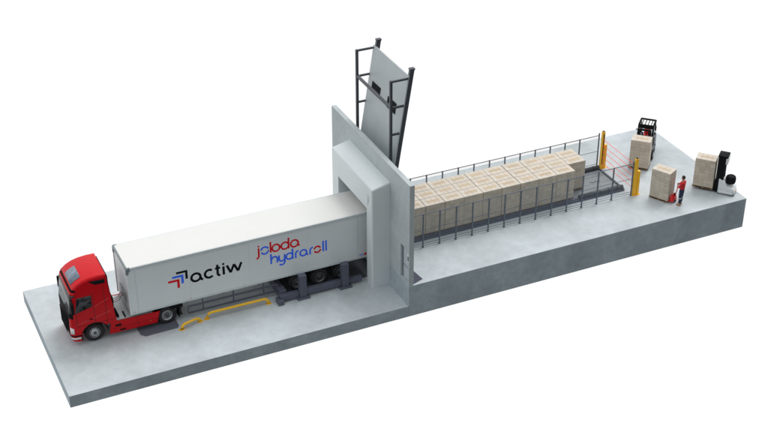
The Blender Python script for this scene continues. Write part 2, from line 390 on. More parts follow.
# ------------------------------------------------------------------ semi trailer (local y = world y - 1.275)
TX = 1.275
tr = thing('semi_trailer', 'long white box semi-trailer with black, red and blue lettering, backed into the dock portal', 'trailer', (0, TX, 0))
HW = 1.275
bm = new(); box(bm, 0.03, 13.58, -HW+0.012, HW-0.012, 1.20, 3.90, 0.006, 1)
obj('box_body', bm, M['trailer_white'], tr)
bm = new(); box(bm, 0.06, 13.55, -HW+0.05, HW-0.05, 3.90, 3.992, 0.03, 3); obj('roof', bm, M['trailer_roof'], tr)
for s in (-1, 1):
    bm = new(); ya, yb = sorted((s*(HW-0.055), s*HW)); box(bm, 0.05, 13.58, ya, yb, 3.84, 3.985, 0.018, 2)
    ya, yb = sorted((s*(HW-0.03), s*(HW+0.008))); box(bm, 0.05, 13.58, ya, yb, 3.81, 3.835, 0.004, 1)
    obj('top_rail', bm, M['alu'], tr)
    bm = new(); ya, yb = sorted((s*(HW-0.06), s*(HW+0.006))); box(bm, 0.03, 13.58, ya, yb, 1.135, 1.27, 0.008, 1)
    ya, yb = sorted((s*(HW-0.06), s*(HW+0.018))); box(bm, 0.03, 13.58, ya, yb, 1.16, 1.185, 0.003, 1)
    obj('bottom_rail', bm, M['alu'], tr)
    bm = new(); ya, yb = sorted((s*(HW-0.09), s*(HW+0.004))); box(bm, -0.012, 0.085, ya, yb, 1.14, 3.78, 0.03, 3); obj('corner_post', bm, M['trailer_white'], tr)
    bm = new(); ya, yb = sorted((s*(HW-0.12), s*(HW+0.010)))
    prism(bm, [(-0.02, 3.60), (-0.02, 3.93), (0.05, 3.995), (0.20, 3.995), (0.20, 3.80), (0.12, 3.74), (0.10, 3.60)], ya, yb, 0.012, 1); obj('corner_casting', bm, M['alu_dark'], tr)
    for x, w_, o_ in ((0.42, 0.012, 0.003), (12.74, 0.02, 0.003), (3.28, 0.006, -0.009), (6.55, 0.012, -0.009), (9.85, 0.006, -0.009)):
        bm = new(); ya, yb = sorted((s*(HW-0.04), s*(HW+o_))); box(bm, x, x+w_, ya, yb, 1.275, 3.80); obj('panel_seam', bm, M['alu'], tr)
bm = new(); box(bm, -0.025, 0.05, -HW+0.12, HW-0.12, 3.87, 3.985, 0.02, 2); obj('front_rail', bm, M['alu_dark'], tr)
for y in (-0.55, 0.05):
    bm = new(); box(bm, -0.012, 0.03, y, y+0.5, 1.5, 2.1, 0.01, 1); obj('front_hatch', bm, M['greyplastic'], tr)
bm = new(); box(bm, 13.58, 13.64, -HW+0.01, HW-0.01, 1.14, 3.95, 0.01, 1); obj('rear_door', bm, M['trailer_white'], tr)
bm = new()
for y in (-0.55, 0.45): box(bm, 0.6, 13.4, y, y+0.12, 0.85, 1.195)
for x in (3.0, 5.0, 7.0, 9.5, 11.5, 13.2): box(bm, x, x+0.1, -HW+0.1, HW-0.1, 1.03, 1.15)
obj('chassis_frame', bm, M['chassis'], tr)
for s in (-1, 1):
    bm = new(); yy = s*(HW-0.08)
    for z in (0.36, 0.76): bar(bm, (3.05, yy, z), (8.1, yy, z), 0.035, 0.11, bev=0.006)
    for x in (3.9, 5.6, 7.3): bar(bm, (x, yy+s*(-0.04), 0.30), (x, yy-s*0.04, 1.13), 0.06)
    for x in (3.07, 8.08): bar(bm, (x, yy, 0.36), (x, yy, 0.76), 0.05)
    obj('side_guard', bm, M['steel'], tr)
    bm = new(); box(bm, 2.62, 2.80, s*0.72-0.08, s*0.72+0.08, 0.32, 1.1); box(bm, 2.66, 2.76, s*0.72-0.05, s*0.72+0.05, 0.17, 0.33); box(bm, 2.58, 2.84, s*0.72-0.13, s*0.72+0.13, 0.13, 0.17)
    obj('landing_leg', bm, M['chassis'], tr)
    for x in (9.25, 10.56, 11.87):
        wheel(tr, x, s*(HW-0.12), 0.50, 0.36, s, 'deep', rim='rim_shaded')
for x in (9.25, 10.56, 11.87):
    bm = new(); tube(bm, [(x, -HW+0.4, 0.5), (x, HW-0.4, 0.5)], 0.07, 10); box(bm, x-0.1, x+0.25, -0.6, -0.5, 0.45, 0.85); box(bm, x-0.1, x+0.25, 0.5, 0.6, 0.45, 0.85)
    obj('axle', bm, M['chassis'], tr)
for s in (-1, 1):
    bm = new(); box(bm, 8.42, 8.46, s*0.95-0.22, s*0.95+0.22, 0.45, 1.1, 0.01, 1); obj('mudflap', bm, M['black'], tr)
# plate and lamp at the tail
bm = new(); box(bm, 12.86, 13.14, -HW-0.012, -HW-0.001, 1.30, 1.46, 0.004, 1); mp = obj('marker_plate', bm, M['twhite'], tr)
bm = new()
for k, (a, b) in enumerate(((0.02, 0.05), (0.08, 0.13), (0.155, 0.19), (0.215, 0.26))):
    box(bm, 12.86+a, 12.86+b, -HW-0.0145, -HW-0.0125, 1.335, 1.425)
obj('marking', bm, M['lblue'], mp)
bm = new(); box(bm, 13.17, 13.30, -HW-0.02, -HW-0.001, 1.31, 1.44, 0.01, 2); obj('tail_lamp', bm, M['tail'], tr)
for x in (0.20, 3.2, 6.2):
    bm = new(); box(bm, x, x+0.06, -HW-0.017, -HW-0.007, 1.29, 1.32, 0.003, 1); obj('side_marker', bm, M['amber'], tr)

# --- lettering: flat strokes laid on the near side of the trailer
def stroke(bm, pts, w, y, caps=True):
    """flat ribbon of width w along points in (x, z), mitred"""
    pts = [Vector((a, b)) for a, b in pts]; Lf, Rt = [], []
    for i, p in enumerate(pts):
        if i == 0: d = pts[1]-p
        elif i == len(pts)-1: d = p-pts[i-1]
        else: d = (p-pts[i-1]).normalized()+(pts[i+1]-p).normalized()
        d.normalize(); n = Vector((-d.y, d.x)); k = 1.0
        if 0 < i < len(pts)-1:
            e = (p-pts[i-1]).normalized(); k = 1/max(0.5, abs(n.dot(Vector((-e.y, e.x)))))
        Lf.append(p+n*w/2*k); Rt.append(p-n*w/2*k)
    for i in range(len(pts)-1):
        q = [bm.verts.new((a.x, yy, a.y)) for yy in (y-0.0015, y+0.0015) for a in (Lf[i], Lf[i+1], Rt[i+1], Rt[i])]
        bm.faces.new(q[:4]); bm.faces.new(q[4:])
        bm.faces.new((q[0], q[1], q[5], q[4])); bm.faces.new((q[2], q[3], q[7], q[6]))
def arc(cx, cz, rx, rz, a0, a1, n=20):
    return [(cx+rx*math.cos(math.radians(a0+(a1-a0)*k/n)), cz+rz*math.sin(math.radians(a0+(a1-a0)*k/n))) for k in range(n+1)]
LY = -HW-0.001+0.004
LY = -HW+0.012-0.004
def decal(name, strokes, m, w, parent):
    bm = new()
    for i, st in enumerate(strokes): stroke(bm, st, w, LY-0.0017*i)
    return obj(name, bm, M[m], parent, recalc=True)
W = 0.13
zb, xh = 2.27, 0.26        # baseline centre, half height
letters = [
 [arc(3.60, 2.50, 0.245, 0.235, -28, 332), [(3.845, 2.50), (3.845, 2.45), (3.88, 2.33), (3.98, 2.27)]],                 # a
 [arc(4.33, 2.52, 0.235, 0.235, 48, 318)],                                                                                # c
 [[(4.79, 2.95), (4.79, 2.40), (4.81, 2.33), (4.86, 2.29), (4.93, 2.28)], [(4.66, 2.735), (4.94, 2.735)]],                # t
 [[(5.12, 2.76), (5.12, 2.25)]],                                                                                          # i
 [[(5.31, 2.76), (5.50, 2.28)], [(5.50, 2.28), (5.70, 2.74)], [(5.70, 2.74), (5.91, 2.28)], [(5.91, 2.28), (6.11, 2.76)]]]# w
for l in letters: decal('letter', l, 'lblack', W, tr)
bm = new(); lathe(bm, [(0, -0.0015), (0.066, -0.0015), (0.066, 0.0015), (0, 0.0015)], (5.12, LY, 2.905), 16); obj('letter_dot', bm, M['lblack'], tr)
for (x, z), m in (((2.57, 3.02), 'lblack'), ((2.34, 2.80), 'lblue'), ((2.11, 2.58), 'lred')):
    decal('chevron_mark', [[(x, z), (x+0.54, z), (x+0.54, z-0.47)]], m, 0.125, tr)
Wj = 0.096; r_ = 0.21
def o_full(cx, cz): return arc(cx, cz, r_, r_, 0, 360, 28)
J = 3.12
jol = [
 ('lred',  [[(7.10, 3.34), (7.10, 2.84), (7.06, 2.75), (6.95, 2.71)]]),
 ('lblue', [arc(7.44, J, r_, r_, 20, 170), arc(7.44, J, r_, r_, 205, 352)]),
 ('lred',  [[(7.77, 3.56), (7.77, 2.90)]]),
 ('lred',  [o_full(8.07, J)]),
 ('lred',  [o_full(8.58, J), [(8.79, 3.56), (8.79, 2.90)]]),
 ('lred',  [arc(9.12, J, r_, r_, -35, 325, 28), [(9.33, J), (9.33, 3.03), (9.39, 2.91)]])]
for m, st in jol: decal('letter', st, m, Wj, tr)
bm = new(); lathe(bm, [(0, -0.0015), (0.052, -0.0015), (0.052, 0.0015), (0, 0.0015)], (7.10, LY, 3.45), 16); obj('letter_dot', bm, M['lred'], tr)
K = 2.40; k_ = 0.185
hyd = [
 ('lblue', [[(7.77, 2.80), (7.77, 2.18)], arc(7.96, 2.42, 0.16, 0.17, 180, 0) + [(8.12, 2.18)]]),
 ('lblue', [[(8.22, 2.60)] + arc(8.38, 2.38, 0.16, 0.17, 180, 360), [(8.54, 2.60), (8.54, 2.16)] + arc(8.37, 2.15, 0.17, 0.17, 0, -140)]),
 ('lblue', [arc(8.81, K, k_, k_, 0, 360, 28), [(8.995, 2.82), (8.995, 2.18)]]),
 ('lblue', [[(9.17, 2.18), (9.17, 2.38)] + arc(9.34, 2.44, 0.17, 0.16, 180, 90)]),
 ('lblue', [arc(9.61, K, k_, k_, -35, 325, 28), [(9.795, K), (9.795, 2.32), (9.86, 2.20)]]),
 ('lblue', [[(10.0, 2.18), (10.0, 2.38)] + arc(10.17, 2.44, 0.17, 0.16, 180, 90)]),
 ('lred',  [arc(10.42, K, k_, k_, 20, 170), arc(10.42, K, k_, k_, 205, 352)]),
 ('lblue', [[(10.76, 2.84), (10.76, 2.18)]]),
 ('lblue', [[(10.93, 2.84), (10.93, 2.18)]])]
for m, st in hyd: decal('letter', st, m, Wj, tr)

# ------------------------------------------------------------------ tractor unit
tk = thing('semi_truck', 'bright red cab-over tractor unit coupled in front of the white trailer', 'truck', (0, TX, 0))
prof = [(-3.10, 0.34), (-3.17, 0.60), (-3.17, 1.0), (-3.15, 1.95), (-3.03, 2.85), (-2.93, 3.22), (-2.80, 3.42), (-2.55, 3.63), (-2.25, 3.78), (-1.9, 3.87), (-1.45, 3.91), (-1.03, 3.90),
        (-0.97, 3.2), (-0.80, 1.5), (-0.72, 0.98), (-1.15, 0.98)]
arch = [(-1.9+0.68*math.cos(math.radians(a)), 0.52+0.68*math.sin(math.radians(a))) for a in range(40, 190, 15)]
prof += arch + [(-2.56, 0.34)]
def cab_mesh(off=0.0):
    bm = new()
    n = len(prof)
    A = [bm.verts.new((x, -1.25, z)) for x, z in prof]; B = [bm.verts.new((x, 1.25, z)) for x, z in prof]
    bm.faces.new(A); bm.faces.new(list(reversed(B)))
    for i in range(n): bm.faces.new((A[i], B[i], B[(i+1) % n], A[(i+1) % n]))
    bmesh.ops.recalc_face_normals(bm, faces=bm.faces[:])
    es = []
    for i in range(0, 11):
        for V in (A, B):
            e = bm.edges.get((V[i], V[i+1])); es.append(e)
    bmesh.ops.bevel(bm, geom=es, offset=0.16, segments=5, affect='EDGES', profile=0.5, clamp_overlap=True)
    for v in bm.verts:
        z = v.co.z
        k = 1.0
        if z > 1.9: k -= 0.085*((z-1.9)/2.0)**1.6
        if v.co.x < -2.6: k -= 0.05*((-2.6-v.co.x)/0.57)**2
        v.co.y *= k
        if v.co.x < -2.85: v.co.x += 0.10*(abs(v.co.y)/1.25)**3      # bowed front
    bmesh.ops.recalc_face_normals(bm, faces=bm.faces[:])
    bmesh.ops.triangulate(bm, faces=[f for f in bm.faces if len(f.verts) > 4])
    if off:
        bm.normal_update()
        ns = {v: v.normal.copy() for v in bm.verts}
        for v in bm.verts: v.co += ns[v]*off
    return bm
def keep(bm, planes):
    """keep what lies on the inner side of each (point, outward normal) plane"""
    for co, no in planes:
        bmesh.ops.bisect_plane(bm, geom=bm.verts[:]+bm.edges[:]+bm.faces[:], plane_co=co, plane_no=no, clear_outer=True)
    return bm
def poly_planes(poly, ax):
    """planes of a convex polygon; ax 'y' -> polygon in (x,z), 'x' -> polygon in (y,z)"""
    cx = sum(p[0] for p in poly)/len(poly); cz = sum(p[1] for p in poly)/len(poly); out = []
    for i, p in enumerate(poly):
        q = poly[(i+1) % len(poly)]; dx, dz = q[0]-p[0], q[1]-p[1]; nx, nz = dz, -dx
        if (cx-p[0])*nx+(cz-p[1])*nz > 0: nx, nz = -nx, -nz
        out.append(((p[0], 0, p[1]), (nx, 0, nz)) if ax == 'y' else ((0, p[0], p[1]), (0, nx, nz)))
    return out
def skin_piece(name, planes, m, parent, off=0.010, th=0.012, smooth=40):
    bm = keep(cab_mesh(off), planes)
    o = obj(name, bm, M[m], parent, smooth=smooth, recalc=False)
    s = o.modifiers.new('thickness', 'SOLIDIFY'); s.thickness = th; s.offset = -1
    return o
cab = obj('cab_body', cab_mesh(), M['red'], tk, smooth=38, recalc=False)
FR = [((-2.70, 0, 0), (1, 0, 0))]
skin_piece('windshield', FR + poly_planes([(-1.24, 2.05), (1.24, 2.05), (1.16, 3.06), (-1.16, 3.06)], 'x') + [((-2.86, 0, 0), (1, 0, 0))], 'blackgloss', cab)
skin_piece('sun_visor', [((-2.72, 0, 0), (1, 0, 0.0)), ((0, 0, 3.04), (0, 0, -1)), ((0, 0, 3.12), (0, 0, 1))], 'visorpl', cab, 0.05, 0.03)
skin_piece('visor_panel', [((-2.70, 0, 0), (1, 0, 0.0)), ((0, 0, 3.115), (0, 0, -1)), ((0, 0, 3.27), (0, 0, 1))], 'red', cab, 0.045, 0.03)
skin_piece('visor_gap', [((-2.66, 0, 0), (1, 0, 0.0)), ((0, 0, 3.275), (0, 0, -1)), ((0, 0, 3.40), (0, 0, 1))], 'black', cab, 0.012, 0.012)
skin_piece('scuttle_band', [((-2.92, 0, 0), (1, 0, 0)), ((0, 0, 1.74), (0, 0, -1)), ((0, 0, 2.045), (0, 0, 1))], 'black', cab)
gr = skin_piece('grille', FR + poly_planes([(-0.86, 0.62), (0.86, 0.62), (0.98, 1.70), (-0.98, 1.70)], 'x'), 'black', cab, 0.014)
for k in range(9):
    bm = new(); box(bm, -3.20, -3.165, -0.66, 0.66, 0.68+0.112*k, 0.695+0.112*k); obj('grille_bar', bm, M['black'], gr)
for s in (-1, 1):
    pl = [((0, 0, 0), (0, -s, 0))]
    skin_piece('headlight', [((-2.95, 0, 0), (1, 0, 0)), ((0, s*1.06, 0), (0, -s, 0))] + poly_planes([(s*1.0, 0.78), (s*1.30, 0.82), (s*1.30, 1.10), (s*1.08, 1.20)], 'x'), 'lamp', cab, 0.012)
    skin_piece('fog_lamp', [((-2.62, 0, 0), (1, 0, 0)), ((0, s*1.04, 0), (0, -s, 0)), ((0, 0, 0.46), (0, 0, -1)), ((0, 0, 0.57), (0, 0, 1))], 'lamp', cab, 0.012)
    skin_piece('bumper_slot', [((-2.60, 0, 0), (1, 0, 0)), ((0, s*0.6, 0), (0, -s, 0)), ((0, 0, 0.625), (0, 0, -1)), ((0, 0, 0.70), (0, 0, 1))], 'black', cab, 0.010)
    sw = skin_piece('side_window', pl + poly_planes([(-2.80, 2.02), (-1.90, 2.24), (-1.90, 2.90), (-2.64, 2.90)], 'y'), 'cabinglass', cab, 0.010)
    skin_piece('air_inlet', pl + poly_planes([(-1.95, 3.70), (-1.12, 3.66), (-1.12, 3.44), (-1.62, 3.46)], 'y') + [((0, 0, 3.72), (0, 0, 1))], 'black', cab, 0.02, 0.02)
    # door gaps and pressed lines
    def edge_line(name, poly, m, off=0.006, th=0.006): skin_piece(name, pl + poly_planes(poly, 'y'), m, cab, off, th)
    edge_line('door_gap', [(-1.835, 0.95), (-1.815, 0.95), (-1.815, 3.0), (-1.835, 3.0)], 'seam')
    edge_line('door_gap', [(-2.79, 1.30), (-2.77, 1.30), (-2.74, 2.02), (-2.76, 2.02)], 'seam')
    edge_line('door_gap', [(-2.79, 1.22), (-2.79, 1.20), (-0.80, 1.20), (-0.80, 1.22)], 'seam')
    edge_line('cab_gap', [(-1.225, 1.0), (-1.205, 1.0), (-1.235, 3.3), (-1.255, 3.3)], 'seam')
    edge_line('pressed_line', [(-2.80, 1.34), (-2.80, 1.31), (-0.90, 1.74), (-0.90, 1.77)], 'redline')
    edge_line('pressed_line', [(-1.80, 2.20), (-1.80, 2.17), (-1.0, 2.50), (-1.0, 2.53)], 'redline')
    bm = new(); ya, yb = sorted((s*1.252, s*1.285)); box(bm, -2.12, -1.95, ya, yb, 1.50, 1.54, 0.008, 1); obj('handle', bm, M['black'], cab)
    bm = new(); ya, yb = sorted((s*1.30, s*1.50)); box(bm, -3.02, -2.86, ya, yb, 2.15, 2.80, 0.05, 3)
    bar(bm, (-2.92, s*1.12, 2.86), (-2.92, s*1.40, 2.78), 0.05); bar(bm, (-2.92, s*1.18, 2.12), (-2.92, s*1.40, 2.2), 0.05)
    obj('side_mirror', bm, M['black'], tk, smooth=40)
    # wheel arch lip, step, lower skirt
    bm = new()
    a0 = [(-1.9+0.71*math.cos(math.radians(a)), 0.52+0.71*math.sin(math.radians(a))) for a in range(15, 196, 12)]
    tube(bm, [(x, s*1.235, z) for x, z in a0], 0.035, 8); obj('arch_lip', bm, M['black'], tk)
    bm = new()
    for i in range(len(a0)-1):
        (xa, za), (xb, zb_) = a0[i], a0[i+1]
        q = [bm.verts.new((x, y, z)) for x, z in ((xa, za), (xb, zb_)) for y in (s*0.72, s*1.23)]
        bm.faces.new((q[0], q[1], q[3], q[2]))
    o = obj('wheel_liner', bm, M['black'], tk); sm = o.modifiers.new('thickness', 'SOLIDIFY'); sm.thickness = 0.03
    bm = new(); ya, yb = sorted((s*1.16, s*1.235))
    prism(bm, [(-1.17, 0.30), (1.36, 0.28), (1.42, 0.50), (1.54, 0.94), (-0.70, 0.98), (-1.05, 0.98)], ya, yb, 0.02, 2); sk = obj('side_skirt', bm, M['red'], tk)
    bm = new(); ya, yb = sorted((s*1.2355, s*1.2385)); box(bm, -0.98, 1.40, ya, yb, 0.57, 0.582); box(bm, -0.62, -0.605, ya, yb, 0.32, 0.95); box(bm, 0.32, 0.335, ya, yb, 0.32, 0.95); obj('skirt_gap', bm, M['seam'], sk)
    ya, yb = sorted((s*1.20, s*1.242))
    for a in ((-0.86, -0.52, ya, yb, 0.66, 0.80), (-0.62, -0.30, ya, yb, 0.36, 0.47)):
        bm = new(); box(bm, *a, 0.02, 2); obj('step', bm, M['black'], sk)
    bm = new(); ya, yb = sorted((s*1.230, s*1.244)); box(bm, 0.98, 1.03, ya, yb, 0.50, 0.53); obj('reflector', bm, M['amber'], sk)
    wheel(tk, -1.90, s*(1.275-0.20), 0.515, 0.33, s, 'flat')
    wheel(tk, 1.93, s*(1.275-0.13), 0.515, 0.28, s, 'deep', dual=True)
    bm = new()   # rear mudguard
    a1 = [(1.93+0.62*math.cos(math.radians(a)), 0.52+0.58*math.sin(math.radians(a))) for a in range(20, 161, 14)]
    for i in range(len(a1)-1):
        (xa, za), (xb, zb_) = a1[i], a1[i+1]
        q = [bm.verts.new((x, y, z)) for x, z in ((xa, za), (xb, zb_)) for y in (s*0.58, s*1.16)]
        bm.faces.new((q[0], q[1], q[3], q[2]))
    o = obj('mudguard', bm, M['black'], tk); sm = o.modifiers.new('thickness', 'SOLIDIFY'); sm.thickness = 0.025
    bm = new(); box(bm, 2.58, 2.61, s*0.88-0.28, s*0.88+0.28, 0.20, 0.85, 0.008, 1); obj('mudflap', bm, M['black'], tk)
    bm = new(); ya, yb = sorted((s*0.50, s*1.17)); box(bm, 2.12, 2.80, ya, yb, 0.82, 1.05, 0.02, 1); obj('rear_box', bm, M['black'], tk)
    bm = new(); ya, yb = sorted((s*0.50, s*1.15)); box(bm, -0.66, 1.2, ya, yb, 0.40, 0.93, 0.05, 2); obj('tank', bm, M['greyplastic'], tk)
bm = new()
for k in (-1, 1): box(bm, -2.6, 2.75, k*0.42-0.05, k*0.42+0.05, 0.62, 0.90)
for x in (-2.0, 1.93): tube(bm, [(x, -0.85, 0.515), (x, 0.85, 0.515)], 0.07, 10)
for x in (-0.5, 0.6, 2.6): box(bm, x, x+0.1, -0.37, 0.37, 0.66, 0.86)
obj('chassis_frame', bm, M['chassis'], tk)
bm = new(); box(bm, -0.70, 0.95, -1.12, 1.12, 0.945, 0.985, 0.004, 1); obj('catwalk', bm, M['deck'], tk)
for a in ((-0.64, -0.52, -0.9, -0.15, 0.986, 1.10), (-0.28, -0.20, -1.05, -0.5, 0.986, 1.03), (-0.66, -0.50, 0.2, 0.9, 0.986, 1.5)):
    bm = new(); box(bm, *a, 0.02, 2); obj('air_tank', bm, M['black'], tk)
for j, mm in enumerate(('black', 'tail', 'black')):
    bm = new(); pts = []
    for k in range(25):
        t = k/24; pts.append((-0.80+0.80*t, 0.10+0.16*j+0.02*math.sin(t*22), 1.62-0.35*math.sin(t*PI)+0.02*math.cos(t*22)))
    tube(bm, pts, 0.014, 6); obj('air_hose', bm, M[mm], tk)
bm = new(); lathe(bm, [(0, 0), (0.48, 0), (0.48, 0.05), (0, 0.06)], (1.6, 0, 1.03), 24, axis='z'); box(bm, 1.3, 2.0, -0.36, 0.36, 0.90, 1.03); obj('fifth_wheel', bm, M['chassis'], tk)
bm = new(); prism(bm, [(-0.955, 3.72), (-0.94, 3.2), (-0.775, 1.5), (-0.70, 1.05), (-0.68, 1.05), (-0.755, 1.5), (-0.915, 3.2), (-0.93, 3.72)], -1.02, 1.02); obj('bounce_shield', bm, M['black'], cab)  # black sheet added to stop red bounce onto the trailer front
# sloping roof hatch
skin_piece('roof_hatch', [((-2.76, 0, 0), (-1, 0, 0)), ((-2.22, 0, 0), (1, 0, 0)), ((0, 0.46, 0), (0, 1, 0)), ((0, -0.72, 0), (0, -1, 0)), ((0, 0, 3.3), (0, 0, -1))], 'hatch', cab, 0.022, 0.02)

# ------------------------------------------------------------------ wheel guide frame under the trailer tail
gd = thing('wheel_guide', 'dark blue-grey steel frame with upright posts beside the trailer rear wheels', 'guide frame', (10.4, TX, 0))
for s in (-1, 1):
    fy = s*1.875
    for x, h in ((-1.15, 1.46), (1.32, 1.52)):
        bm = new(); box(bm, x-0.20, x+0.20, fy-0.16, fy+0.16, 0.10, h, 0.015, 2)
        prism(bm, [(x-0.20, 0.10), (x-0.30, 0.10), (x-0.20, 0.55)], fy-0.02, fy+0.02); prism(bm, [(x+0.20, 0.10), (x+0.30, 0.10), (x+0.20, 0.55)], fy-0.02, fy+0.02)
        obj('post', bm, M['steel'], gd)
        bm = new(); ya, yb = sorted((fy-s*0.30, fy+s*0.26)); box(bm, x-0.36, x+0.36, ya, yb, 0.0, 0.10, 0.012, 1)
        for dx in (-0.30, 0.30):
            for dy in (-0.18, 0.18): lathe(bm, [(0.03, 0.0), (0.03, 0.03), (0.0, 0.035)], (x+dx, fy+dy, 0.10), 6, axis='z')
        obj('base_plate', bm, M['steel'], gd)
    for a, b, z, w in ((-2.45, -1.36, 0.24, 0.40), (-0.94, 1.11, 0.30, 0.34), (1.53, 2.35, 0.28, 0.26)):
        bm = new(); ya, yb = sorted((fy-s*0.22, fy+s*0.06)); box(bm, a, b, ya, yb, z-w/2+0.01, z+w/2, 0.02, 2); obj('guide_rail', bm, M['steel'], gd)
bm = new(); box(bm, -2.32, -1.98, -1.66, 1.66, 0.03, 0.58, 0.03, 2); obj('cross_beam', bm, M['steel'], gd)
bm = new(); box(bm, -1.98, 3.5, -1.52, 1.55, 0.0, 0.02, 0.004, 1); obj('shade_sheet', bm, M['steel2'], gd)  # dark sheet added on the floor to deepen the shade under the trailer
for s in (-1, 1):
    bm = new(); ya, yb = sorted((s*1.62, s*2.15)); box(bm, -2.62, -2.3, ya, yb, 0.0, 0.28, 0.02, 2); obj('foot', bm, M['steel'], gd)

# ------------------------------------------------------------------ yellow floor barriers
def barrier(label, x0, x1, y0, y1, h, r):
    t = thing('floor_barrier', label, 'barrier', ((x0+x1)/2, (y0+y1)/2, 0), 0, 'yellow tube barriers on the floor beside the trailer')
    dx, dy = (x1-x0)/2, (y1-y0)/2; L = math.hypot(dx, dy); ux, uy = dx/L, dy/L
    pts = [(-dx, -dy, 0.02)] + [(-dx+ux*c, -dy+uy*c, z) for c, z in ((0.02, h*0.45), (0.07, h*0.75), (0.16, h*0.94), (0.28, h))]
    pts += [(-p[0], -p[1], p[2]) for p in reversed(pts)]
    bm = new(); tube(bm, pts, r, 10); obj('rail', bm, M['yellow'], t)
    for s in (-1, 1):
        bm = new(); box(bm, s*dx-0.15, s*dx+0.15, s*dy-0.10, s*dy+0.10, 0.0, 0.018, 0.004, 1)
        for ax in (-0.11, 0.11): lathe(bm, [(0.022, 0), (0.022, 0.02), (0, 0.024)], (s*dx+ax, s*dy-0.05, 0.018), 6, axis='z')
        obj('foot_plate', bm, M['yellow'], t)
barrier('short yellow tube floor barrier just behind the truck drive wheel', 2.42, 3.52, -0.72, -0.42, 0.28, 0.072)
barrier('long yellow tube floor barrier beside the trailer side guard', 3.92, 7.38, -0.34, -0.37, 0.34, 0.072)

# ------------------------------------------------------------------ conveyor table for the load
cv = thing('load_conveyor', 'long low dark steel loading conveyor on the platform under the carton loads', 'conveyor', (22.4, 1.45, DOCK))
CX0, CX1 = 14.6-22.4, 30.05-22.4
bm = new(); box(bm, CX0, CX1-0.05, -1.12, 1.20, 0.02, 0.10); obj('bed', bm, M['belt'], cv)
for y0, y1 in ((-1.42, -1.12), (1.20, 1.48)):
    bm = new(); box(bm, CX0, CX1+0.02, y0, y1, 0.0, 0.14, 0.01, 1); box(bm, CX0, CX1-0.02, y0+0.06, y1-0.06, 0.14, 0.20, 0.01, 1); bm_x = CX1
    obj('side_beam', bm, M['steel'], cv)
    bm = new(); ym = (y0+y1)/2; tube(bm, [(27.0-22.4, ym, 0.22), (CX1-0.05, ym, 0.22)], 0.13, 14)
    for k in range(5): tube(bm, [(27.2-22.4+0.6*k, ym, 0.22), (27.2-22.4+0.6*k+0.05, ym, 0.22)], 0.145, 14)
    obj('roller_tube', bm, M['steel2'], cv)
bm = new(); box(bm, CX1-0.10, CX1+0.02, -1.115, 1.195, 0.0, 0.17, 0.02, 2); obj('end_beam', bm, M['steel2'], cv)
bm = new()
for k in range(3): box(bm, 27.9-22.4, CX1-0.12, -0.85+0.72*k, -0.835+0.72*k, 0.101, 0.106)
obj('bed_joint', bm, M['steel2'], cv)
bm = new(); tube(bm, [(28.6-22.4, 0.1, 0.112), (28.8-22.4, 0.0, 0.112), (29.0-22.4, 0.12, 0.112), (29.15-22.4, -0.02, 0.112), (29.3-22.4, 0.05, 0.112)], 0.012, 6); obj('cable', bm, M['black'], cv)

# ------------------------------------------------------------------ carton loads
NL, CH = 8, 0.2245
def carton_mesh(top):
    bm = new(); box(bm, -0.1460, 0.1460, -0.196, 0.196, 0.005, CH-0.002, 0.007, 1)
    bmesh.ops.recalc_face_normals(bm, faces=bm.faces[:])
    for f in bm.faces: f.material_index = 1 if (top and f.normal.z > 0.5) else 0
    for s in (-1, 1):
        box(bm, 0.04, 0.10, s*0.1955-0.0012, s*0.1955+0.0012, 0.10, 0.125, mi=2)
        box(bm, s*0.146-0.0012, s*0.146+0.0012, -0.05, 0.05, 0.09, 0.12, mi=2)
    me = bpy.data.meshes.new('carton'); bm.to_mesh(me); bm.free()
    for m in (M['carton'], M['cartontop'], M['cartonmark']): me.materials.append(m)
    return me
ME_C, ME_T = carton_mesh(False), carton_mesh(True)
def pallet_bm():
    bm = new()
    for k in range(5): box(bm, -0.6, 0.6, -0.4+0.165*k, -0.4+0.165*k+0.14, 0.078, 0.10)
    for x in (-0.6, -0.07, 0.46):
        for y in (-0.4, -0.05, 0.30): box(bm, x, x+0.14, y, y+0.10, 0.018, 0.078)
    for y in (-0.4, -0.05, 0.30): box(bm, -0.6, 0.6, y, y+0.10, 0.0, 0.018)
    return bm
b = pallet_bm(); ME_P = bpy.data.meshes.new('pallet'); b.to_mesh(ME_P); b.free(); ME_P.materials.append(M['wood'])
b = new()
for lay in range(NL-1): box(b, -0.585, 0.585, -0.388, 0.388, lay*CH, (lay+1)*CH-0.004)
ME_K = bpy.data.meshes.new('carton_courses'); b.to_mesh(ME_K); b.free(); ME_K.materials.append(M['carton'])
def label_me():
    bm = new()
    for k in range(4): box(bm, -0.38+0.192*k, -0.38+0.192*k+0.165, -0.12+0.02*(k % 2), 0.10+0.02*(k % 2), 0.0, 0.002)
    me = bpy.data.meshes.new('top_label'); bm.to_mesh(me); bm.free(); me.materials.append(M['tape']); return me
def glint_me():
    bm = new(); box(bm, -0.55, -0.50, -0.34, -0.04, 0, 0.002)  # pale strip painting a glint of wrapping film onto the load top
    me = bpy.data.meshes.new('painted_glint'); bm.to_mesh(me); bm.free(); me.materials.append(M['glint']); return me
ME_L, ME_G = label_me(), glint_me()
def child(me, parent, loc=(0, 0, 0), name=None, rz=0):
    o = bpy.data.objects.new(name or me.name, me); COL.objects.link(o); o.parent = parent; o.location = loc; o.rotation_euler = (0, 0, rz); return o
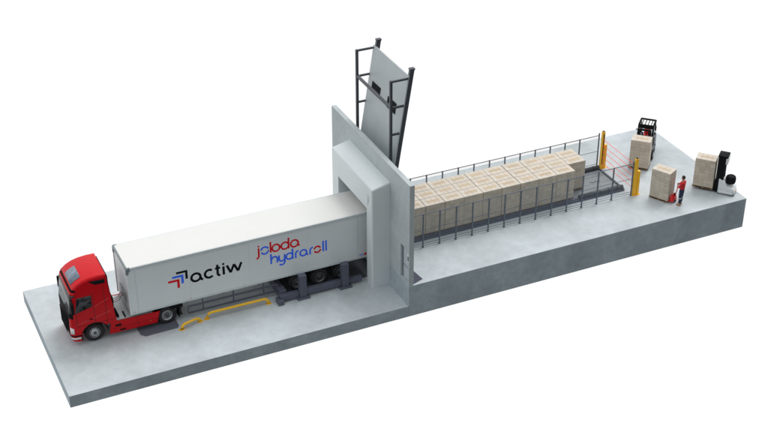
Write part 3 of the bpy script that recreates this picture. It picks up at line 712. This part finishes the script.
def load(label, x, y, z, rz, full=True, group=None):
    t = thing('carton_load', label, 'carton load', (x, y, z), rz, group)
    child(ME_P, t, name='pallet')
    for lay in range(NL):
        if not full and lay < NL-1: continue
        for i in range(4):
            for j in range(2):
                jx, jy = random.uniform(-.002, .002), random.uniform(-.002, .002)
                child(ME_T if lay == NL-1 else ME_C, t, (-0.4425+0.295*i+jx, -0.1975+0.395*j+jy, 0.10+lay*CH), 'carton')
    if not full: child(ME_K, t, (0, 0, 0.10), 'carton_courses')
    child(ME_L, t, (0.02, 0.0, 0.10+NL*CH), 'top_label')
    child(ME_G, t, (0, 0, 0.10+NL*CH), 'painted_glint')
    return t
ORD = ['first', 'second', 'third', 'fourth', 'fifth', 'sixth', 'seventh', 'eighth', 'ninth', 'tenth', 'eleventh']
COLN = ['nearest the front fence', 'in the middle lane', 'nearest the back fence']
for r in range(11):
    for c in range(3):
        if r == 0 and c == 0: continue
        xx = 27.28 - 1.205*r; yy = 0.66 + 0.81*c
        lab = 'beige carton load %s, %s from the open end of the conveyor' % (COLN[c], ORD[r if c == 0 else r] if c else ORD[r-1])
        load(lab, xx+random.uniform(-.01, .01), yy, DOCK+0.14, 0 , full=(c == 0 or r == 0), group='carton loads packed three abreast on the conveyor')
def rotz(v, a): return (v[0]*math.cos(a)-v[1]*math.sin(a), v[0]*math.sin(a)+v[1]*math.cos(a))
A1 = math.radians(-44); A2 = math.radians(-62); A3 = math.radians(-48)
L1, L2, L3 = (32.50, 2.13), (31.58, -1.55), (34.55, -1.58)
load('beige carton load on a pallet carried by the black counterbalance forklift', *L1, DOCK+0.05, A1)
load('beige carton load on a pallet between the red hand truck and the yellow posts', *L2, DOCK+0.02, A2)
load('beige carton load held slightly raised in front of the black and white stacker', *L3, DOCK+0.14, A3)

# ------------------------------------------------------------------ fences
FXS = [15.44+1.0235*k for k in range(14)] + [30.10]
def fence(name, label, y, xs, h, far):
    t = thing(name, label, 'fence', (xs[0], y, DOCK)); x0 = xs[0]
    for i, x in enumerate(xs):
        bm = new(); hh = h + (0.12 if i == len(xs)-1 else 0.0)
        box(bm, x-x0-0.035, x-x0+0.035, -0.03, 0.03, 0.0, hh, 0.004, 1); box(bm, x-x0-0.07, x-x0+0.07, -0.06, 0.06, 0.0, 0.012)
        obj('post', bm, M['fence'], t)
    for a, b in zip(xs, xs[1:]):
        a -= x0; b -= x0
        for z, w in ((h-0.03, 0.035), (1.12, 0.022), (0.24, 0.022), (0.10, 0.022)):
            bm = new(); box(bm, a+0.035, b-0.035, -w/2, w/2, z-w/2, z+w/2); obj('rail', bm, M['fence'], t)
        bm = new(); box(bm, a+0.037, b-0.037, 0.02, 0.026, 0.12, h-0.055); obj('infill_panel', bm, M['pane'], t)
    return t
fence('safety_fence', 'dark grey steel fence with clear panels in front of the carton loads', -0.58, FXS, 2.15, False)
fence('safety_fence', 'dark grey steel fence with clear panels standing behind the carton loads', 3.15, FXS, 2.22, True)

# ------------------------------------------------------------------ light curtain posts and beams
def curtain_post(label, x, y, h):
    t = thing('light_curtain_post', label, 'safety post', (x, y, DOCK), 0, 'yellow light curtain posts')
    bm = new(); box(bm, -0.085, 0.085, -0.085, 0.085, 0.01, h, 0.015, 2); obj('tall_column', bm, M['yellow'], t)
    bm = new(); box(bm, 0.13, 0.29, -0.09, 0.09, 0.01, 1.58, 0.02, 2); obj('guard_column', bm, M['yellow'], t)
    bm = new(); box(bm, -0.13, 0.38, -0.14, 0.14, 0.0, 0.012, 0.003, 1); obj('foot_plate', bm, M['yellow'], t)
    bm = new(); box(bm, -0.03, 0.03, -0.092, -0.086, 0.3, h-0.15) if y > 1 else box(bm, -0.03, 0.03, 0.086, 0.092, 0.3, h-0.15)
    obj('lens_strip', bm, M['black'], t)
    bm = new(); box(bm, -0.06, 0.06, -0.06, 0.06, h, h+0.03, 0.01, 1); obj('cap', bm, M['black'], t)
curtain_post('yellow safety post at the near end of the red beams', 30.28, -0.60, 2.42)
curtain_post('yellow safety post at the far end of the red beams', 30.28, 2.98, 2.50)
NM = ['topmost', 'second', 'third', 'fourth', 'lowest']
for k, (za, zb2) in enumerate(((1.97, 1.92), (1.58, 1.53), (1.19, 1.14), (0.80, 0.75), (0.42, 0.40))):
    bm = new(); tube(bm, [(0, -1.695, zb2), (0, 1.695, za)], 0.015, 6)
    o = obj('light_beam', bm, M['beamred']); o.location = (30.28, 1.19, DOCK)
    tag(o, '%s thin red light beam%s between the two yellow posts' % (NM[k], ' from the top' if 0 < k < 4 else ''), 'light beam', 'red light beams between the yellow posts')

# ------------------------------------------------------------------ counterbalance forklift (local +x = driving direction, forks at +x)
def small_wheel(t, x, y, r, w, m='tyre'):
    wh = obj('wheel', (lambda b: (lathe(b, [(0, w/2), (r*0.45, w/2), (r*0.5, w*0.4), (r*0.5, -w*0.4), (r*0.45, -w/2), (0, -w/2)], (x, y, r), 16), b)[1])(new()), M['twhite'], t, smooth=40)
    bm = new(); pr = [(r*0.5, w*0.42), (r*0.88, w/2), (r, w*0.36), (r, -w*0.36), (r*0.88, -w/2), (r*0.5, -w*0.42)]; pr.append(pr[0]); lathe(bm, pr, (x, y, r), 24); obj('tyre', bm, M[m], wh, smooth=40)
fdir = A1 + PI/2            # from pallet to truck
fx, fy = L1[0]+math.cos(fdir)*1.62, L1[1]+math.sin(fdir)*1.62
fl = thing('forklift', 'black and grey counterbalance forklift with roll cage and red seat behind a carton load', 'forklift', (fx, fy, DOCK), fdir+PI)
bm = new(); prism(bm, [(-1.05, 0.28), (-1.12, 0.55), (-1.05, 1.0), (-0.75, 1.12), (-0.35, 1.12), (-0.30, 0.62), (0.45, 0.60), (0.52, 0.85), (0.62, 0.85), (0.66, 0.28)], -0.52, 0.52, 0.05, 3); obj('body', bm, M['tgrey'], fl, smooth=40)
bm = new(); prism(bm, [(-1.16, 0.30), (-1.22, 0.6), (-1.12, 1.02), (-1.0, 1.05), (-1.0, 0.30)], -0.50, 0.50, 0.05, 3); obj('counterweight', bm, M['twhite'], fl, smooth=40)
bm = new(); hh = 2.14
for s in (-1, 1):
    tube(bm, [(0.50, s*0.44, 0.8), (0.42, s*0.44, 1.5), (0.22, s*0.44, hh)], 0.06, 8); tube(bm, [(-0.85, s*0.43, 1.05), (-0.82, s*0.44, 1.6), (-0.62, s*0.44, hh)], 0.06, 8)
    tube(bm, [(0.24, s*0.44, hh), (-0.62, s*0.44, hh)], 0.06, 8)
for x in (0.23, -0.62): tube(bm, [(x, -0.44, hh), (x, 0.44, hh)], 0.06, 8)
box(bm, 0.22, 0.30, -0.44, 0.44, hh-0.20, hh-0.02, 0.02, 1)
for k in range(4): y = -0.32+0.213*k; bar(bm, (0.22, y*0.88, hh+0.01), (-0.62, y*0.88, hh+0.01), 0.045, 0.04)
obj('overhead_guard', bm, M['black'], fl)
bm = new(); box(bm, -0.55, -0.08, -0.22, 0.22, 1.13, 1.26, 0.05, 3)
vs = box(bm, -0.62, -0.50, -0.20, 0.20, 1.24, 1.55, 0.05, 3); obj('seat', bm, M['forkred'], fl, smooth=40)
bm = new(); tube(bm, [(0.40, 0, 0.85), (0.22, 0, 1.42)], 0.03, 8); lathe(bm, [(0.15, 0.0), (0.17, 0.012), (0.19, 0.0), (0.17, -0.012), (0.15, 0.0)], (0.20, 0, 1.46), 20, axis='z'); obj('steering_wheel', bm, M['black'], fl)
bm = new()
for s in (-1, 1):
    box(bm, 0.72, 0.84, s*0.36-0.05, s*0.36+0.05, 0.05, 2.14, 0.01, 1); box(bm, 0.86, 0.94, s*0.27-0.04, s*0.27+0.04, 0.08, 2.08, 0.01, 1)
for z in (0.25, 1.2, 1.62, 2.04): box(bm, 0.73, 0.83, -0.31, 0.31, z, z+0.11)
tube(bm, [(0.79, 0.12, 0.2), (0.79, 0.12, 1.95)], 0.035, 8); tube(bm, [(0.79, -0.12, 0.2), (0.79, -0.12, 1.95)], 0.035, 8)
ms = obj('mast', bm, M['black'], fl)
bm = new(); box(bm, 0.96, 1.0, -0.45, 0.45, 0.1, 0.19, 0.005, 1); box(bm, 0.96, 1.0, -0.45, 0.45, 0.45, 0.54, 0.005, 1)
for y in (-0.42, -0.14, 0.14, 0.42): box(bm, 0.965, 0.995, y-0.015, y+0.015, 0.19, 1.1)
box(bm, 0.96, 1.0, -0.45, 0.45, 1.1, 1.14); obj('carriage', bm, M['black'], fl)
for s in (-1, 1):
    bm = new(); box(bm, 1.002, 1.04, s*0.2-0.05, s*0.2+0.05, 0.085, 0.6); box(bm, 1.04, 2.0, s*0.2-0.05, s*0.2+0.05, 0.085, 0.115); obj('fork', bm, M['black'], fl)
    small_wheel(fl, 0.38, s*0.52, 0.30, 0.22); small_wheel(fl, -0.72, s*0.46, 0.25, 0.18)
    bm = new(); lathe(bm, [(0, 0), (0.06, 0), (0.07, -0.05), (0, -0.06)], (0.36, s*0.56, 1.85), 12, axis='x'); obj('headlight', bm, M['lamp'], fl)

# ------------------------------------------------------------------ stacker truck (local +x towards the load)
sd = A3            # long axis direction of its load, truck stands at + direction
sx, sy = L3[0]+math.cos(sd)*1.26, L3[1]+math.sin(sd)*1.26
stk = thing('stacker_truck', 'white stacker truck with tall black mast and round black seat at the platform corner', 'stacker truck', (sx, sy, DOCK), sd+PI)
bm = new(); prism(bm, [(-0.62, -0.30), (-0.50, -0.44), (0.30, -0.46), (0.36, -0.40), (0.36, 0.40), (0.30, 0.46), (-0.50, 0.44), (-0.62, 0.30)], 0.06, 0.22, 0.03, 2, axis='z'); obj('chassis', bm, M['twhite'], stk, smooth=40)
bm = new(); prism(bm, [(-0.60, 0.215), (-0.57, 0.42), (-0.15, 0.52), (0.10, 0.86), (0.30, 0.95), (0.36, 0.95), (0.36, 0.215)], -0.41, 0.41, 0.06, 3); obj('hood', bm, M['twhite'], stk, smooth=40)
bm = new(); box(bm, -0.63, 0.37, -0.47, 0.47, 0.02, 0.06, 0.01, 1); obj('skirt', bm, M['tgrey'], stk)
bm = new(); lathe(bm, [(0, 0.24), (0.10, 0.245), (0.20, 0.25), (0.27, 0.20), (0.30, 0.09), (0.30, -0.08), (0.27, -0.20), (0.18, -0.26), (0.0, -0.27)], (-0.26, -0.06, 0.83), 28, axis='z'); obj('seat', bm, M['black'], stk, smooth=50)
bm = new()
for s in (-1, 1): box(bm, 0.12, 0.56, s*0.25-0.09, s*0.25+0.09, 0.05, 2.30, 0.012, 1)
for z in (0.3, 1.0, 1.7, 2.2): box(bm, 0.40, 0.52, -0.20, 0.20, z, z+0.08)
box(bm, 0.28, 0.44, -0.16, 0.16, 0.3, 2.25); tube(bm, [(0.40, 0, 0.3), (0.40, 0, 2.1)], 0.05, 10); tube(bm, [(0.38, -0.12, 0.5), (0.34, -0.14, 1.0), (0.37, -0.13, 2.0)], 0.02, 6)
obj('mast', bm, M['black'], stk)
bm = new(); box(bm, 0.0, 0.58, -0.34, 0.34, 2.32, 2.45, 0.03, 2); obj('mast_head', bm, M['black'], stk, smooth=40)
bm = new(); box(bm, -0.02, 0.115, -0.33, 0.33, 1.92, 2.32, 0.04, 2); obj('head_cover', bm, M['twhite'], stk, smooth=40)
bm = new(); box(bm, 0.57, 0.61, -0.36, 0.36, 0.12, 0.75, 0.01, 1); obj('carriage', bm, M['black'], stk)
for s in (-1, 1):
    bm = new(); box(bm, 0.62, 1.74, s*0.2-0.06, s*0.2+0.06, 0.145, 0.175, 0.006, 1); obj('fork', bm, M['black'], stk)
    bm = new(); box(bm, 0.40, 1.5, s*0.2-0.06, s*0.2+0.06, 0.03, 0.10, 0.01, 1); obj('support_leg', bm, M['black'], stk)
    small_wheel(stk, 1.42, s*0.2, 0.035, 0.08); small_wheel(stk, -0.25, s*0.30, 0.10, 0.10)
bm = new(); box(bm, -0.635, -0.615, -0.12, 0.05, 0.10, 0.18, 0.005, 1); obj('rear_lamp', bm, M['amber'], stk)
bm = new(); tube(bm, [(-0.05, 0.22, 0.70), (-0.12, 0.25, 1.02), (-0.22, 0.25, 1.06)], 0.025, 8); obj('tiller', bm, M['black'], stk)

# ------------------------------------------------------------------ hand pallet truck
jx, jy = L2[0]+math.cos(A2)*0.66, L2[1]+math.sin(A2)*0.66
pj = thing('hand_pallet_truck', 'red hand pallet truck standing between the carton load and the worker', 'pallet truck', (jx, jy, DOCK), A2)
for s in (-1, 1):
    bm = new(); box(bm, -1.15, 0.02, s*0.2-0.075, s*0.2+0.075, 0.07, 0.115, 0.012, 1); obj('fork', bm, M['forkred'], pj)
    small_wheel(pj, -1.0, s*0.2, 0.035, 0.06); small_wheel(pj, 0.18, s*0.07, 0.09, 0.05)
bm = new(); prism(bm, [(-0.02, 0.07), (-0.02, 0.40), (0.05, 0.46), (0.16, 0.34), (0.22, 0.12), (0.20, 0.07)], -0.26, 0.26, 0.03, 2); box(bm, 0.10, 0.24, -0.09, 0.09, 0.12, 0.42, 0.03, 2); obj('body', bm, M['forkred'], pj, smooth=40)
bm = new(); lathe(bm, [(0.055, 0.0), (0.055, 0.30), (0.03, 0.31), (0.03, 0.40), (0, 0.40)], (0.16, 0, 0.2), 12, axis='z'); obj('pump', bm, M['black'], pj)
bm = new(); tube(bm, [(0.20, 0, 0.42), (0.30, 0, 1.05)], 0.028, 8)
tube(bm, [(0.30, 0, 1.02), (0.31, -0.13, 1.10), (0.33, -0.13, 1.24), (0.34, 0, 1.28), (0.33, 0.13, 1.24), (0.31, 0.13, 1.10), (0.30, 0, 1.02)], 0.024, 8); obj('handle', bm, M['forkred'], pj)

# ------------------------------------------------------------------ person
def skin_mesh(name, verts, edges, radii, m, parent, sub=2, root=0):
    me = bpy.data.meshes.new(name); me.from_pydata(verts, edges, []); me.materials.append(m)
    o = bpy.data.objects.new(name, me); COL.objects.link(o)
    s = o.modifiers.new('skin', 'SKIN'); s.use_smooth_shade = True
    for i, r in enumerate(radii):
        me.skin_vertices[0].data[i].radius = r if isinstance(r, tuple) else (r, r)
        me.skin_vertices[0].data[i].use_root = (i == root)
    b = o.modifiers.new('sub', 'SUBSURF'); b.levels = sub; b.render_levels = sub
    dg = bpy.context.evaluated_depsgraph_get(); me2 = bpy.data.meshes.new_from_object(o.evaluated_get(dg))
    bpy.data.objects.remove(o); o2 = bpy.data.objects.new(name, me2); COL.objects.link(o2)
    if parent: o2.parent = parent
    return o2
pe = thing('person', 'worker in red jacket and navy trousers with arms folded beside the red pallet truck', 'person', (32.10, -2.72, DOCK), math.radians(118))
SC = 1.06     # faces local +x
def V(*a): return tuple(SC*c for c in a)
# body: pelvis, spine, neck, head, legs, arms folded in front
P = [V(0, 0, 0.95), V(0, 0, 1.12), V(0, 0, 1.32), V(0, 0, 1.45), V(0.0, 0, 1.53), V(0.015, 0, 1.60), V(0.02, 0, 1.70), V(0.01, 0, 1.76),
     V(0, 0.10, 0.90), V(0.02, 0.11, 0.50), V(-0.01, 0.11, 0.10), V(0.10, 0.12, 0.045),
     V(0, -0.10, 0.90), V(0.03, -0.11, 0.50), V(0.03, -0.12, 0.10), V(0.15, -0.14, 0.045),
     V(0, 0.19, 1.42), V(0.02, 0.25, 1.16), V(0.22, 0.14, 1.14), V(0.27, 0.05, 1.17),
     V(0, -0.19, 1.42), V(0.02, -0.25, 1.17), V(0.22, -0.14, 1.22), V(0.26, -0.04, 1.25)]
Ed = [(0, 1), (1, 2), (2, 3), (3, 4), (4, 5), (5, 6), (6, 7), (0, 8), (8, 9), (9, 10), (10, 11), (0, 12), (12, 13), (13, 14), (14, 15),
      (3, 16), (16, 17), (17, 18), (18, 19), (3, 20), (20, 21), (21, 22), (22, 23)]
Rr = [(0.08, 0.08), (0.08, 0.08), (0.09, 0.09), (0.07, 0.07), 0.055, 0.075, 0.095, 0.06, 0.06, 0.055, 0.04, 0.035, 0.06, 0.055, 0.04, 0.035,
      0.055, 0.043, 0.036, 0.025, 0.055, 0.043, 0.036, 0.025]
Rr = [tuple(SC*q for q in r) if isinstance(r, tuple) else r*SC for r in Rr]
body = skin_mesh('body', P, Ed, Rr, M['skin'], pe)
# hands: palm + five fingers each
for sgn, wr, base in ((1, (0.27, 0.05, 1.17), (0.25, -0.06, 1.20)), (-1, (0.26, -0.04, 1.25), (0.26, 0.06, 1.27))):
    pv = [V(*wr), V(*base)]; pe_ = [(0, 1)]; pr = [0.028, 0.036]
    for k in range(4):
        z = base[2]+0.03-0.02*k; ln = (0.07, 0.08, 0.075, 0.06)[k]; i = len(pv)
        pv += [V(base[0]+0.005, base[1]-sgn*0.03, z), V(base[0]-0.005, base[1]-sgn*(0.03+ln*0.6), z), V(base[0]-0.03, base[1]-sgn*(0.03+ln), z-0.004)]
        pe_ += [(1, i), (i, i+1), (i+1, i+2)]; pr += [0.011, 0.0095, 0.008]
    i = len(pv); pv += [V(base[0]-0.01, base[1]+sgn*0.02, base[2]+0.045), V(base[0]-0.015, base[1]-sgn*0.02, base[2]+0.06)]; pe_ += [(1, i), (i, i+1)]; pr += [0.012, 0.010]
    skin_mesh('hand', pv, pe_, pr, M['skin'], pe, 1)
# jacket and trousers over the body
jk = [(0, 0, 0.93), (0, 0, 1.14), (0, 0, 1.32), (0, 0, 1.44), (0, 0, 1.50), (0, 0.19, 1.42), (0.02, 0.25, 1.16), (0.19, 0.15, 1.145), (0, -0.19, 1.42), (0.02, -0.25, 1.17), (0.19, -0.15, 1.21)]
skin_mesh('jacket', [V(*p) for p in jk], [(0, 1), (1, 2), (2, 3), (3, 4), (3, 5), (5, 6), (6, 7), (3, 8), (8, 9), (9, 10)],
          [(0.165, 0.175), (0.165, 0.175), (0.175, 0.185), (0.14, 0.15), 0.085, 0.09, 0.072, 0.058, 0.09, 0.072, 0.058], M['redshirt'], pe, 2)
ts = [(0, 0, 1.02), (0, 0, 0.94), (0, 0.10, 0.86), (0.02, 0.11, 0.50), (-0.01, 0.11, 0.11), (0, -0.10, 0.86), (0.03, -0.11, 0.50), (0.03, -0.12, 0.11)]
tro = skin_mesh('trousers', [V(*p) for p in ts], [(0, 1), (1, 2), (2, 3), (3, 4), (1, 5), (5, 6), (6, 7)], [(0.15, 0.16), (0.155, 0.165), 0.12, 0.09, 0.076, 0.12, 0.09, 0.076], M['navy'], pe, 2, 1)
for y, x in ((0.11, 0.012), (-0.11, 0.03)):
    bm = new(); lathe(bm, [(0.09*SC, -0.03), (0.094*SC, -0.028), (0.094*SC, 0.028), (0.09*SC, 0.03)], V(x, y, 0.47), 20, axis='z'); obj('reflective_band', bm, M['reflect'], pe)
for x, y, a in ((0.05, 0.12, 0), (0.09, -0.13, -0.15)):
    bm = new(); vs = box(bm, -0.13, 0.16, -0.052, 0.052, 0.0, 0.095, 0.04, 3)
    for v in vs:
        if v.co.x > 0.03: v.co.z *= 0.78
        v.co = Vector((x, y*SC, 0)) + Matrix.Rotation(a, 3, 'Z') @ v.co
    obj('shoe', bm, M['shoe'], pe, smooth=60)
# hair, face
bm = new(); bmesh.ops.create_uvsphere(bm, u_segments=20, v_segments=14, radius=1.0)
for v in list(bm.verts):
    v.co = Vector((-0.012+v.co.x*0.112, v.co.y*0.096, 1.715*SC+v.co.z*0.125))
bmesh.ops.bisect_plane(bm, geom=bm.verts[:]+bm.edges[:]+bm.faces[:], plane_co=(0.055, 0, 1.74*SC), plane_no=(0.75, 0, -0.66), clear_outer=True)
obj('hair', bm, M['hair'], pe, smooth='all')
bm = new()
for s in (-1, 1): bmesh.ops.create_uvsphere(bm, u_segments=8, v_segments=6, radius=0.011, matrix=Matrix.Translation((0.108, s*0.035, 1.69*SC)))
obj('eye', bm, M['black'], pe)
bm = new(); prism(bm, [(0.10, 1.69*SC), (0.135, 1.655*SC), (0.10, 1.645*SC)], -0.012, 0.012, 0.004, 1)
for s in (-1, 1): bmesh.ops.create_uvsphere(bm, u_segments=8, v_segments=8, radius=0.026, matrix=Matrix.Translation((0.0, s*0.098, 1.675*SC)) @ Matrix.Diagonal((0.8, 0.4, 1.2, 1)))
obj('nose_and_ears', bm, M['skin'], pe)
bm = new(); box(bm, 0.098, 0.108, -0.025, 0.025, 1.617*SC, 1.625*SC, 0.002, 1); obj('mouth', bm, mat('lips', (0.35, 0.10, 0.09), 0.5), pe)

# ------------------------------------------------------------------ camera
cam = bpy.data.cameras.new('camera'); co = bpy.data.objects.new('camera', cam); COL.objects.link(co); S.camera = co
az, el, roll = 0.4359264464, 0.5401419666, 0.00038
fw = Vector((math.sin(az)*math.cos(el), math.cos(az)*math.cos(el), -math.sin(el)))
rt = Vector((math.cos(az), -math.sin(az), 0)); up = rt.cross(fw)
c_, s_ = math.cos(roll), math.sin(roll); rt, up = c_*rt+s_*up, -s_*rt+c_*up
mw = Matrix((( rt.x, up.x, -fw.x, -13.36), (rt.y, up.y, -fw.y, -59.5151), (rt.z, up.z, -fw.z, 42.8601), (0, 0, 0, 1)))
co.matrix_world = mw
cam.sensor_width = 36; cam.lens = 1410.101/768*36; cam.clip_start = 1; cam.clip_end = 500

# ------------------------------------------------------------------ studio light
w = bpy.data.worlds.new('World'); S.world = w; w.use_nodes = True
nt = w.node_tree; L = nt.links; bg = nt.nodes['Background']
tc = nt.nodes.new('ShaderNodeTexCoord')
def dot(v):
    n = nt.nodes.new('ShaderNodeVectorMath'); n.operation = 'DOT_PRODUCT'; L.new(tc.outputs['Generated'], n.inputs[0]); n.inputs[1].default_value = v; return n.outputs['Value']
def ramp(sock, a, b, c, d):
    r = nt.nodes.new('ShaderNodeMapRange'); r.interpolation_type = 'SMOOTHSTEP'
    for k, x in zip(('From Min', 'From Max', 'To Min', 'To Max'), (a, b, c, d)): r.inputs[k].default_value = x
    L.new(sock, r.inputs['Value']); return r.outputs['Result']
def m2(op, a, b):
    n = nt.nodes.new('ShaderNodeMath'); n.operation = op
    for k, x in enumerate((a, b)):
        if isinstance(x, (int, float)): n.inputs[k].default_value = x
        else: L.new(x, n.inputs[k])
    return n.outputs[0]
back = ramp(dot((0.4223, 0.9065, 0)), 0.10, 0.45, 0.0, 1.0)          # white cyclorama on the far side
upw = ramp(dot((0, 0, 1)), -0.15, 0.75, WLOW := 0.16, WTOP := 0.82)   # world dimmed downwards to darken the side faces
left = ramp(dot((-1.0, 0.15, 0.2)), 0.2, 0.95, 0.0, 0.45)            # added brightening of the unseen left, to light left-facing sides
near = ramp(dot((-0.30, -0.954, 0)), 0.0, 0.75, 1.0, 0.66)           # dim on the near side
rest = m2('ADD', m2('MULTIPLY', upw, near), left)
val = m2('ADD', m2('MULTIPLY', back, 1.03), m2('MULTIPLY', m2('SUBTRACT', 1.0, back), rest))
L.new(val, bg.inputs['Strength']); bg.inputs['Color'].default_value = (1, 1, 1, 1)
mx = nt.nodes.new('ShaderNodeMix'); mx.data_type = 'RGBA'; L.new(back, mx.inputs['Factor']); mx.inputs['A'].default_value = (0.965, 1.0, 1.01, 1); mx.inputs['B'].default_value = (1, 1, 1, 1); L.new(mx.outputs['Result'], bg.inputs['Color'])
def sun(name, frm, strength, ang, col=(1, 1, 1)):
    l = bpy.data.lights.new(name, 'SUN'); l.energy = strength; l.angle = math.radians(ang); l.color = col
    o = bpy.data.objects.new(name, l); COL.objects.link(o)
    o.rotation_euler = Vector(frm).to_track_quat('Z', 'Y').to_euler(); o.location = (10, 0, 30)
sun('overhead_lamp', (0.50, 0.38, 1.0), 1.62, 30)
S.view_settings.view_transform = 'Standard'; S.view_settings.look = 'None'; S.view_settings.exposure = 0; S.view_settings.gamma = 1
S.render.engine = 'CYCLES'
S.render.resolution_x = 1024; S.render.resolution_y = 576
S.cycles.transparent_max_bounces = 24
